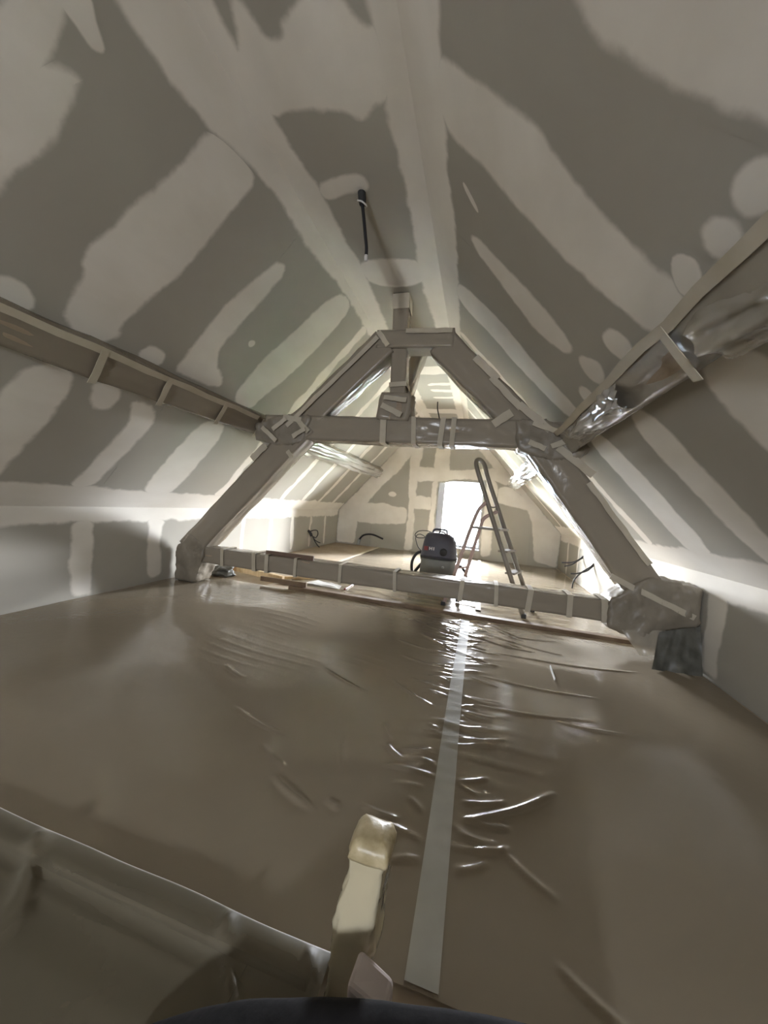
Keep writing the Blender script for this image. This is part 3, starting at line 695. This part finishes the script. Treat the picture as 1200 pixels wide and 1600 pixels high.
# ------------------------------------------------------------------ floor film
def seg_dist(X, Y, x0, y0, x1, y1):
    dx, dy = x1 - x0, y1 - y0; L = math.hypot(dx, dy)
    t = ((X - x0) * dx + (Y - y0) * dy) / (L * L)
    n = ((X - x0) * dy - (Y - y0) * dx) / L
    return t, n, L
def ripple(X, Y, k, angle, warp, ph):
    u = X * math.cos(angle) + Y * math.sin(angle); v = -X * math.sin(angle) + Y * math.cos(angle)
    return np.sin(k * u + warp * np.sin(v * 2.1 + ph) + warp * .6 * np.sin(v * 5.3 + u * 1.7 + ph * 2) + ph)
XT = -.035
def tape_x(y): return XT + .004 * math.sin(y * 2)
def near_film():
    xs = np.unique(np.concatenate([np.linspace(XL + .03, -1.7, 70), np.arange(-1.7, -.9, .0125), np.arange(-.9, .62, .009), np.arange(.62, 1.3, .0125), np.linspace(1.3, XR - .03, 30)]))
    ys = np.unique(np.concatenate([np.arange(.87, 4.085, .0095)]))
    X, Y = np.meshgrid(xs, ys); Z = np.full_like(X, .008)
    # broad unevenness and fine wind ripples, finer towards the truss
    Z += .0020 * (ripple(X, Y, 5, .5, 1.2, 0) + ripple(X, Y, 8, 2.0, 1.0, 1.3))
    left = np.clip((-.25 - X) / .5, 0, 1) * np.clip((X + 2.4) / .8, 0, 1) * np.clip((Y - 1.5) / .6, 0, 1)
    Z += .0012 * left * np.maximum(0, ripple(X, Y, 62, 1.45, 2.2, .4)) * (.5 + .5 * ripple(X, Y, 4, .9, 2, 2.0))
    d = np.abs(X - XT)
    tapew = np.exp(-(d / .30) ** 2) * np.clip((Y - 1.0) / .5, 0, 1)
    Z += .0045 * tapew * np.maximum(0, ripple(X, Y, 46, 1.62, 2.4, 1.1)) * (.45 + .55 * ripple(X, Y, 7, 1.5, 2.5, .2)) * np.clip(d / .05, .15, 1)
    edge = np.exp(-((Y - 3.9) / .5) ** 2) * np.exp(-((X + .02) / .6) ** 2)
    Z += edge * (.0042 * ripple(X, Y, 21, .75, 2.0, 2.1) + .0022 * ripple(X, Y, 36, 1.15, 2.8, .7) + .0012 * ripple(X, Y, 60, 1.7, 2.2, .7))
    cr = [(0.04, 1.41, 0.43, 1.7, .013), (-0.39, 1.89, -0.32, 1.75, .01), (-0.34, 1.72, -0.23, 1.64, .011), (-0.46, 2.36, -0.15, 2.16, .010), (0.09, 1.3, 0.22, 1.36, .008),
          (-0.75, 1.35, -0.5, 1.25, .012), (-0.48, 1.31, -0.41, 1.29, .010), (-0.35, 1.34, -0.18, 1.33, .010), (-0.26, 1.31, -0.15, 1.28, .008), (0.04, 1.5, 0.22, 1.57, .007),
          (-0.95, 2.33, -0.56, 2.14, .009), (-1.57, 2.09, -1.36, 1.99, .008), (0.18, 1.35, 0.35, 1.22, .006), (-0.36, 2.45, -0.01, 2.39, .007), (-0.44, 3.36, 0.26, 2.91, .010),
          (-0.09, 2.02, 0.22, 2.06, .007), (-0.04, 1.84, 0.18, 1.93, .008), (0.55, 2.29, 0.93, 2.32, .005), (0.06, 2.29, 0.78, 2.39, .007), (.1, 2.7, .9, 2.72, .006), (.2, 3.2, 1.4, 3.35, .007),
          (-.6, 3.1, -.2, 3.0, .007), (-.5, 2.8, -.1, 2.7, .007), (-1.2, 1.7, -.8, 1.6, .007), (-.9, 1.5, -.7, 1.4, .006), (-.55, 1.7, -.45, 1.45, .008), (.3, 1.05, .5, .95, .006)]
    for _ in range(70):
        y = random.uniform(1.2, 4.0); s = random.choice((-1, 1)); l = random.uniform(.06, .26); x = XT + s * random.uniform(.03, .09)
        cr.append((x, y, x + s * l, y + random.gauss(0, .05), random.uniform(.004, .008)))
    for _ in range(26):
        y = random.uniform(3.4, 4.15); x = random.uniform(-.55, .4); l = random.uniform(.15, .5); a = random.gauss(-.5, .25)
        cr.append((x, y, x + l * math.cos(a), y + l * math.sin(a), random.uniform(.005, .009)))
    for x0, y0, x1, y1, hgt in cr:
        t, n, L = seg_dist(X, Y, x0, y0, x1, y1)
        bend = .05 * L * np.sin(t * 3.1)
        prof = np.exp(-((n - bend) / .0105) ** 2) * np.clip(1 - (2 * t - 1) ** 4, 0, 1) * (np.abs(t - .5) < .5)
        Z += hgt * prof
    # tape holds the film down
    V = np.stack([X, Y, Z], -1).reshape(-1, 3); nx = len(xs); ny = len(ys)
    idx = np.arange(nx * ny).reshape(ny, nx)
    F = np.stack([idx[:-1, :-1], idx[:-1, 1:], idx[1:, 1:], idx[1:, :-1]], -1).reshape(-1, 4).tolist()
    o = obj('floor_film', V, F, M['film'], smooth=True)
    tag(o, 'crinkled clear protective film covering the near floor', 'plastic film')
    # tape down the middle
    tv = []; tf = []; yy = np.arange(.88, 4.07, .02)
    for i, y in enumerate(yy):
        cx = tape_x(y); w = .043
        k = int(np.argmin(np.abs(ys - y))); zc = []
        for q in (-w, 0, w):
            j = int(np.argmin(np.abs(xs - (cx + q)))); zc.append(Z[k, max(0, j - 1):j + 2].max() + .0022)
        tv += [(cx - w, y, zc[0]), (cx, y, zc[1]), (cx + w, y, zc[2])]
        if i:
            b = 3 * i; tf += [(b - 3, b - 2, b + 1, b), (b - 2, b - 1, b + 2, b + 1)]
    t = obj('tape_line', tv, tf, M['tape_grey'], o, smooth=True); t['label'] = 'long pale tape line down the film'
    return o
near_film()
def far_film():
    x0, x1 = -2.5, XR - .04
    xs = np.arange(x0, x1, .025); ys = np.arange(4.26, D - .03, .025)
    X, Y = np.meshgrid(xs, ys); Z = np.full_like(X, .007)
    Z += .0016 * (ripple(X, Y, 6, .4, 1.2, 0) + ripple(X, Y, 9, 2.0, 1.0, 1.3))
    Z += .0042 * np.maximum(0, ripple(X, Y, 30, 1.5, 2.0, .4)) * (.5 + .5 * ripple(X, Y, 3, 1.2, 2, 2.0))
    Z += .004 * np.maximum(0, ripple(X, Y, 24, 1.75, 2.6, 3.4)) * (.5 + .5 * ripple(X, Y, 4, .4, 2, 5.0))
    V = np.stack([X, Y, Z], -1).reshape(-1, 3); idx = np.arange(X.size).reshape(X.shape)
    F = np.stack([idx[:-1, :-1], idx[:-1, 1:], idx[1:, 1:], idx[1:, :-1]], -1).reshape(-1, 4).tolist()
    o = obj('floor_film', V, F, M['film'], smooth=True)
    tag(o, 'shiny crinkled film covering the floor beyond the truss', 'plastic film')
    t = tape_piece(o, (x0 + .03, 4.5, .018), (x0 + .03, D - .05, .018), .07, (0, 0, 1), name='tape_line', seg=30)
    t2 = tape_piece(o, (.1, 4.45, .019), (.12, D - .3, .019), .06, (0, 0, 1), name='tape_line', seg=30)
    return o
far_film()
ts = MB().box((-2.25, 4.10, 0), (1.78, 4.19, .042)).build('threshold_board', M['brown'])
bevel(tag(ts, 'brown threshold strip on the floor under the tie beam', 'threshold'), .005)

# ------------------------------------------------------------------ step ladder
lad = thing('step_ladder', 'aluminium step ladder with hoop handrail standing beyond the tie beam', 'ladder', (.2, 4.6, 0))
FN0, FN1 = Vector((.61, 4.44, .012)), Vector((-.07, 4.50, 1.72))
FF0, FF1 = Vector((.75, 4.78, .012)), Vector((.035, 4.72, 1.72))
hoop = [FN0.lerp(FN1, t) for t in (0, .25, .5, .75, .95)] + [Vector((-.085, 4.52, 1.79)), Vector((-.05, 4.61, 1.84)), Vector((.015, 4.70, 1.79))] + [FF0.lerp(FF1, t) for t in (.95, .75, .5, .25, 0)]
MB().tube(hoop, .027, 10, 5).build('front_frame', M['alu'], lad, True)
def rail(z, far): a, b = (FF0, FF1) if far else (FN0, FN1); return a.lerp(b, (z - .012) / 1.708)
rear_n = [rail(1.32, 0) + Vector((-.005, 0, 0)), Vector((.0, 4.49, 1.22)), Vector((-.08, 4.48, .97)), Vector((-.2, 4.46, .48)), Vector((-.32, 4.44, .012))]
rear_f = [rail(1.22, 1) + Vector((-.01, 0, 0)), Vector((.075, 4.70, 1.12)), Vector((.03, 4.70, .97)), Vector((-.07, 4.70, .48)), Vector((-.16, 4.72, .012))]
MB().tube(rear_n, .022, 10, 6).build('rear_leg', M['alu_glare'], lad, True)
MB().tube(rear_f, .022, 10, 6).build('rear_leg', M['alu_glare'], lad, True)
MB().tube([rear_n[3], rear_f[3]], .012, 8, 0).build('brace_bar', M['alu_glare'], lad, True)
for z in (.25, .5, .75):
    a, b = rail(z, 0), rail(z, 1); m = MB(); d = .055
    m.hexa([a + Vector((-d, 0, -.012)), a + Vector((d, 0, -.012)), b + Vector((d, 0, -.012)), b + Vector((-d, 0, -.012)), a + Vector((-d, 0, .012)), a + Vector((d, 0, .012)), b + Vector((d, 0, .012)), b + Vector((-d, 0, .012))])
    bevel(m.build('step', M['alu'], lad), .004)
a, b = rail(1.0, 0), rail(1.0, 1); m = MB()
m.hexa([Vector((-.06, 4.49, .985)), a + Vector((.05, 0, -.015)), b + Vector((.05, 0, -.015)), Vector((.04, 4.70, .985)), Vector((-.06, 4.49, 1.012)), a + Vector((.05, 0, .012)), b + Vector((.05, 0, .012)), Vector((.04, 4.70, 1.012))])
bevel(m.build('platform', M['alu'], lad), .004)
MB().tube([rail(1.28, 0), (rail(1.28, 0) + rail(1.28, 1)) / 2 + Vector((0, 0, -.02)), rail(1.28, 1)], .01, 8, 4).build('cross_bar', M['alu'], lad, True)
for p in (FN0, FF0, rear_n[-1], rear_f[-1]):
    bevel(MB().box((p.x - .028, p.y - .026, .012), (p.x + .028, p.y + .026, .06)).build('rubber_foot', M['rubber'], lad), .006)

# ------------------------------------------------------------------ vacuum cleaner
VX, VY = -.52, 5.45
vac = thing('vacuum_cleaner', 'dark grey workshop vacuum cleaner with hose standing behind the tie beam', 'vacuum cleaner', (VX, VY, 0))
def rbox(levels, n=28, e=4.0):
    """stacked superellipse sections (z, rx, ry, dx)"""
    V = []; F = []
    for z, rx, ry, dx in levels:
        for k in range(n):
            t = 2 * math.pi * k / n; c, s = math.cos(t), math.sin(t)
            V.append((VX + dx + rx * math.copysign(abs(c) ** (2 / e), c), VY + ry * math.copysign(abs(s) ** (2 / e), s), z))
    for i in range(len(levels) - 1):
        for k in range(n): F.append((i * n + k, i * n + (k + 1) % n, (i + 1) * n + (k + 1) % n, (i + 1) * n + k))
    F.append(tuple(range(n - 1, -1, -1))); F.append(tuple(range((len(levels) - 1) * n, len(levels) * n)))
    return V, F
v, f = rbox([(.09, .25, .2, 0), (.12, .265, .215, 0), (.42, .255, .21, 0), (.455, .25, .205, 0)])
obj('tank', v, f, M['vac_body'], vac, True)
v, f = rbox([(.455, .262, .215, 0), (.50, .262, .215, 0), (.60, .25, .205, 0), (.70, .235, .19, 0), (.775, .205, .165, -.01), (.815, .165, .13, -.02), (.825, .11, .09, -.02)])
head = obj('motor_head', v, f, M['vac_head'], vac, True)
v, f = rbox([(.445, .27, .222, 0), (.458, .272, .224, 0), (.472, .27, .222, 0)]); obj('rim', v, f, M['rubber'], vac, True)
v, f = rbox([(.03, .26, .21, -.04), (.06, .275, .22, -.04), (.10, .265, .215, -.03)]); obj('chassis', v, f, M['rubber'], vac, True)
bevel(MB().box((VX - .37, VY - .17, .05), (VX - .24, VY + .1, .16)).build('side_tray', M['grey'], vac), .02)
for sx in (-.2, .2):
    MB().lathe((VX + sx, VY - .235, .035), [(.0, 0), (.033, .002), (.035, .02), (.03, .035), (0, .036)], 18, 'y').build('wheel', M['rubber'], vac, True)
    MB().lathe((VX + sx, VY + .17, .085), [(.0, 0), (.08, .004), (.085, .02), (.08, .04), (0, .044)], 20, 'y').build('wheel', M['rubber'], vac, True)
for sx in (-.255, .245): bevel(MB().box((VX + sx - .016, VY - .05, .40), (VX + sx + .02, VY + .05, .53)).build('latch', M['rubber'], vac), .008)
MB().tube([(VX - .12, VY, .79), (VX - .1, VY, .865), (VX + .0, VY, .875), (VX + .08, VY, .865), (VX + .1, VY, .78)], .016, 10, 6).build('handle', M['vac_head'], vac, True)
MB().lathe((VX + .08, VY - .20, .56), [(0, -.045), (.045, -.045), (.055, -.03), (.055, .05), (0, .05)], 20, 'y').build('inlet', M['rubber'], vac, True)
plate = MB().box((VX - .205, VY - .2165, .565), (VX - .145, VY - .19, .625)).build('badge', M['red'], vac)
for bx in (((-.13, .575), (-.118, .62)), ((-.098, .575), (-.086, .62)), ((-.118, .592), (-.098, .602)), ((-.07, .575), (-.056, .62))):
    MB().box((VX + bx[0][0], VY - .2155, bx[0][1]), (VX + bx[1][0], VY - .19, bx[1][1])).build('badge_mark', M['pale'], plate)
MB().lathe((VX + .09, VY - .208, .34), [(0, -.006), (.02, -.006), (.022, 0), (0, .004)], 14, 'y').build('badge', M['grey'], vac, True)
MB().tube([(VX - .24, VY - .02, .52), (VX - .33, VY - .05, .48), (VX - .385, VY - .08, .36), (VX - .375, VY - .1, .22), (VX - .33, VY - .12, .11), (VX - .37, VY - .14, .085), (VX - .385, VY - .13, .14), (VX - .34, VY - .1, .2), (VX - .25, VY - .05, .33)], .022, 10, 8).build('hose', M['rubber'], vac, True)
MB().tube([(VX + .24, VY, .35), (VX + .33, VY - .02, .36), (VX + .41, VY - .04, .28), (VX + .43, VY - .05, .2), (VX + .39, VY - .06, .12), (VX + .27, VY - .04, .10), (VX + .2, VY, .12)], .02, 10, 8).build('hose', M['rubber'], vac, True)
MB().tube([(VX - .1, VY, .80), (VX - .2, VY - .03, .835), (VX - .33, VY - .05, .82), (VX - .38, VY - .06, .76), (VX - .33, VY - .06, .72), (VX - .22, VY - .08, .74), (VX - .3, VY - .1, .78), (VX - .36, VY - .1, .73), (VX - .32, VY - .1, .6), (VX - .25, VY - .08, .52)], .0065, 6, 8).build('power_cord', M['cable'], vac, True)
MB().tube([(VX - .02, VY - .04, .82), (VX + .0, VY - .1, .85), (VX + .06, VY - .1, .84), (VX + .1, VY - .05, .8)], .012, 8, 6).build('cord_loop', M['rubber'], vac, True)

# ------------------------------------------------------------------ cables
def cable(name, label, pts, r, parts=()):
    t = thing(name, label, 'cable', pts[0]); MB().tube(pts, r, 8, 8).build('conduit', M['cable'], t, True); return t
cc = cable('ceiling_cable', 'black conduit with bare end hanging from the near flat ceiling', [(-1.03, 2.49, HC - .012), (-1.02, 2.49, 3.36), (-1.0, 2.49, 3.26), (-.98, 2.49, 3.15), (-.96, 2.49, 3.04), (-.957, 2.49, 2.98)], .0125)
MB().tube([(-1.032, 2.49, HC - .01), (-1.025, 2.49, 3.40), (-1.018, 2.49, 3.355)], .028, 12, 4, rs=[.03, .03, .024]).build('sleeve', M['rubber'], cc, True)
MB().tube([(-1.05, 2.47, 3.37), (-1.01, 2.455, 3.345), (-.985, 2.48, 3.335), (-1.0, 2.51, 3.35), (-1.04, 2.51, 3.372)], .006, 6, 5).build('tie', M['pale'], cc, True)
MB().tube([(-.957, 2.49, 2.982), (-.956, 2.49, 2.945)], .0135, 8, 1).build('bare_end', M['pale'], cc, True)
cable('ceiling_cable', 'thin black cable hanging from the flat ceiling beyond the truss', [(-1.05, 7.66, HC - .012), (-1.04, 7.65, 3.3), (-1.0, 7.63, 3.15), (-.96, 7.62, 3.02)], .012)
c1 = cable('wall_cable', 'looped black cable poking from the left knee wall', [(XL + .012, 7.50, .40), (XL + .06, 7.48, .40), (XL + .1, 7.62, .43), (XL + .12, 7.76, .41), (XL + .12, 7.80, .32), (XL + .12, 7.70, .25), (XL + .12, 7.58, .28), (XL + .14, 7.6, .2), (XL + .16, 7.74, .08), (XL + .16, 7.86, .02)], .012)
MB().tube([(XL + .1, 7.5, .37), (XL + .12, 7.6, .24), (XL + .14, 7.75, .16), (XL + .16, 7.88, .12)], .012, 8, 6).build('conduit', M['cable'], c1, True)
MB().tube([(XL + .014, 7.5, .42), (XL + .06, 7.5, .38), (XL + .1, 7.52, .3)], .03, 10, 4).build('sleeve', M['cable'], c1, True)
c2 = cable('wall_cable', 'black corrugated conduit curving out low on the far gable', [(-3.06, D - .014, .05), (-3.04, D - .06, .16), (-2.9, D - .12, .30), (-2.65, D - .16, .34), (-2.35, D - .18, .26)], .024)
MB().tube([(-3.08, D - .02, .02), (-3.06, D - .03, .11), (-3.03, D - .05, .18)], .045, 10, 4).build('sleeve', M['grey'], c2, True)
ca = cable('wall_cable', 'forked black cable ends on the right knee wall nearer the window', [(XR - .012, 7.26, .55), (XR - .08, 7.25, .48), (XR - .2, 7.2, .42), (XR - .38, 7.15, .40)], .012)
MB().tube([(XR - .014, 7.26, .52), (XR - .1, 7.25, .45), (XR - .2, 7.2, .38), (XR - .33, 7.15, .34)], .012, 8, 6).build('conduit', M['cable'], ca, True)
cb = cable('wall_cable', 'forked black cable ends on the right knee wall nearer the truss', [(XR - .012, 6.62, .50), (XR - .08, 6.6, .43), (XR - .2, 6.58, .33), (XR - .3, 6.55, .2), (XR - .32, 6.55, .06)], .012)
MB().tube([(XR - .014, 6.62, .47), (XR - .1, 6.6, .38), (XR - .25, 6.55, .32), (XR - .36, 6.55, .30)], .012, 8, 6).build('conduit', M['cable'], cb, True)

# ------------------------------------------------------------------ odds and ends round the tie beam
t = thing('timber_offcut', 'long pale pine offcut with orange end lying beneath the tie beam', 'timber', (-3.0, 4.5, 0))
MB().bar((-3.38, 4.60, .035), (-2.5, 4.40, .035), .09, .045, (0, 0, 1)).build('lath', M['pine'], t)
MB().bar((-3.52, 4.63, .036), (-3.381, 4.60, .036), .092, .05, (0, 0, 1)).build('end_block', M['pine_end'], t)
tag(MB().bar((-2.58, 4.46, .018), (-2.2, 4.86, .018), .07, .03, (0, 0, 1)).build('timber_offcut', M['pine']), 'short pale pine offcut lying across beneath the tie beam', 'timber')
tag(MB().bar((-2.68, 4.14, .074), (-2.03, 4.16, .074), .06, .02, (0, 0, 1)).build('wood_strip', M['brown']), 'dark flat strip of wood on the floor under the tie beam', 'wood strip')
tag(MB().bar((-2.4, yc - .03, .492), (-1.78, yc - .03, .495), .05, .02, (0, 0, 1)).build('wood_strip', M['lath']), 'thin brown wooden lath lying on top of the tie beam', 'wood strip')
tag(MB().tube([(-1.6, 4.40, .03), (-1.61, 4.6, .02), (-1.63, 4.92, .018)], .011, 8, 4).build('red_strap', M['red'], None, True), 'red strap lying on the floor under the tie beam', 'strap')
tag(sheet(None, 'torn_film', [(-2.2, 4.44, .02), (-1.68, 4.42, .02), (-1.7, 4.56, .03), (-2.1, 4.66, .03)], M['white'], amp=.012, seed=2), 'torn white edge of sheet on the floor under the tie beam', 'plastic film')
ol = lump(None, 'crumpled_sheet', (-3.33, 4.22, .075), (.16, .12, .075), 6.1, M['darkfilm'], .5, zmin=.012)
tag(ol, 'crumpled dark sheet by the left foot of the truss', 'plastic sheet')
tag(MB().bar((.66, 3.1, .02), (.65, 2.87, .016), .014, .008, (0, 0, 1)).build('white_stick', M['white']), 'small white stick lying on the near film', 'stick')

# ------------------------------------------------------------------ stair head in the foreground
k = thing('stair_kerb', 'film-draped kerb at the stair head, lower left foreground', 'stair edge', (-1.2, .8, 0))
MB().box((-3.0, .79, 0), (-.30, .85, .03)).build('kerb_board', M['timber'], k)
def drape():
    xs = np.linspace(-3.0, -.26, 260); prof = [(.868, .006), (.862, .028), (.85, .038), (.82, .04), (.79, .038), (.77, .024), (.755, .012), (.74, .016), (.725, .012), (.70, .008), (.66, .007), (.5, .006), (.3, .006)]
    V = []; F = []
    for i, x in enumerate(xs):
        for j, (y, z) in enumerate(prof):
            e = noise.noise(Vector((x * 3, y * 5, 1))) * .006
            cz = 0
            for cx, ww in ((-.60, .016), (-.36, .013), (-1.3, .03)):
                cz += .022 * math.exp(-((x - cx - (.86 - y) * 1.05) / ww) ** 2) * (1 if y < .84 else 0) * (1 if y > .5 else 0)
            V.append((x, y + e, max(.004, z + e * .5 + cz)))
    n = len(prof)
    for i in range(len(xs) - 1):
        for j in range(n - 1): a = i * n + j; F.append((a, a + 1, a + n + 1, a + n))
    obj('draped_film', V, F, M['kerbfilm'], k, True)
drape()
np_ = thing('newel_post', 'wooden post stub wrapped in yellowed film, bottom centre', 'post', (-.2, .82, 0))
def lean(z, dx, dy): return (-.212 + .10 * z + dx, .82 + .02 * z + dy, z)
def stack(levels, n=24, e=5.0, jit=0, seed=0):
    V = []; F = []
    for z, rx, ry in levels:
        for q in range(n):
            t_ = 2 * math.pi * q / n; c, s = math.cos(t_), math.sin(t_)
            x_ = rx * math.copysign(abs(c) ** (2 / e), c); y_ = ry * math.copysign(abs(s) ** (2 / e), s)
            w_ = 1 + jit * noise.noise(Vector((c * 1.6 + seed, s * 1.6, z * 14))) + jit * .8 * abs(noise.noise(Vector((c * 3, s * 3 + seed, z * 30))))
            V.append(lean(z, x_ * w_, y_ * w_))
    for i in range(len(levels) - 1):
        for q in range(n): F.append((i * n + q, i * n + (q + 1) % n, (i + 1) * n + (q + 1) % n, (i + 1) * n + q))
    F.append(tuple(range(n - 1, -1, -1))); F.append(tuple(range((len(levels) - 1) * n, len(levels) * n)))
    return V, F
v, f = stack([(.0, .034, .036), (.2, .036, .036), (.36, .037, .036), (.395, .034, .033), (.405, .028, .026)]); obj('stub', v, f, M['postwood'], np_, True)
v, f = stack([(.004 + i * .0125, .046 - .006 * math.sin(i * .3), .045) for i in range(30)] + [(.385, .046, .044), (.402, .040, .038), (.411, .028, .026)], 36, 5, .24, 3.3)
obj('film_wrap', v, f, M['postfilm'], np_, True)
v, f = stack([(.372, .0495, .048), (.378, .050, .0485), (.395, .0485, .0465), (.408, .042, .040), (.415, .028, .026)], 36, 5, .12, 3.3)
obj('tape_cap', v, f, M['captape'], np_, True)
sheet(np_, 'film_flap', [lean(.33, .045, -.03), lean(.32, .062, .02), lean(.10, .045, .0), lean(.09, .012, -.05)], M['shiny'], 10, 16, .012, 5)
bl = MB(); bl.hexa([(-.17, .70, .006), (-.085, .70, .006), (-.08, .765, .006), (-.165, .765, .006), (-.178, .70, .19), (-.092, .70, .16), (-.085, .765, .165), (-.168, .765, .205)])
tag(bevel(bl.build('pale_block', M['foam']), .012, 3), 'small pale pinkish block against the wrapped post', 'block')
# dark rounded bag standing in for an unidentified shape at the lower picture edge
def dark_shape():
    tx = [-.74, -.66, -.545, -.468, -.327, -.2, -.08, .024, .084, .16, .24, .32, .36]; tz = [.014, .024, .10, .15, .23, .297, .346, .382, .398, .412, .405, .33, .02]
    V = []; F = []; n = 20; xs = np.linspace(-.61, .35, 60)
    for x in xs:
        top = float(np.interp(x, tx, tz)) - .034 + .004 * noise.noise(Vector((x * 9, 0, 0))); hw = .06 * min(1, ((x + .62) / .25) ** .5, ((.38 - x) / .15) ** .5)
        for k_ in range(n):
            t_ = math.pi * k_ / (n - 1); c_, s_ = math.cos(t_), math.sin(t_)
            V.append((x, .60 + hw * math.copysign(abs(c_) ** .6, c_) + .006 * noise.noise(Vector((x * 6, c_ * 2, 2))), .012 + (max(top, .014) - .012) * s_ ** .7))
    for i in range(len(xs) - 1):
        for k_ in range(n): q_ = (k_ + 1) % n; F.append((i * n + k_, i * n + q_, (i + 1) * n + q_, (i + 1) * n + k_))
    F += [tuple(range(n - 1, -1, -1)), tuple(range((len(xs) - 1) * n, len(xs) * n))]
    b = thing('dark_shape', 'dark rounded cloth shape cut off by the bottom edge of the photo', 'unknown_object', (-.13, .6, 0))
    obj('shape_body', V, F, M['dark'], b, True)
dark_shape()
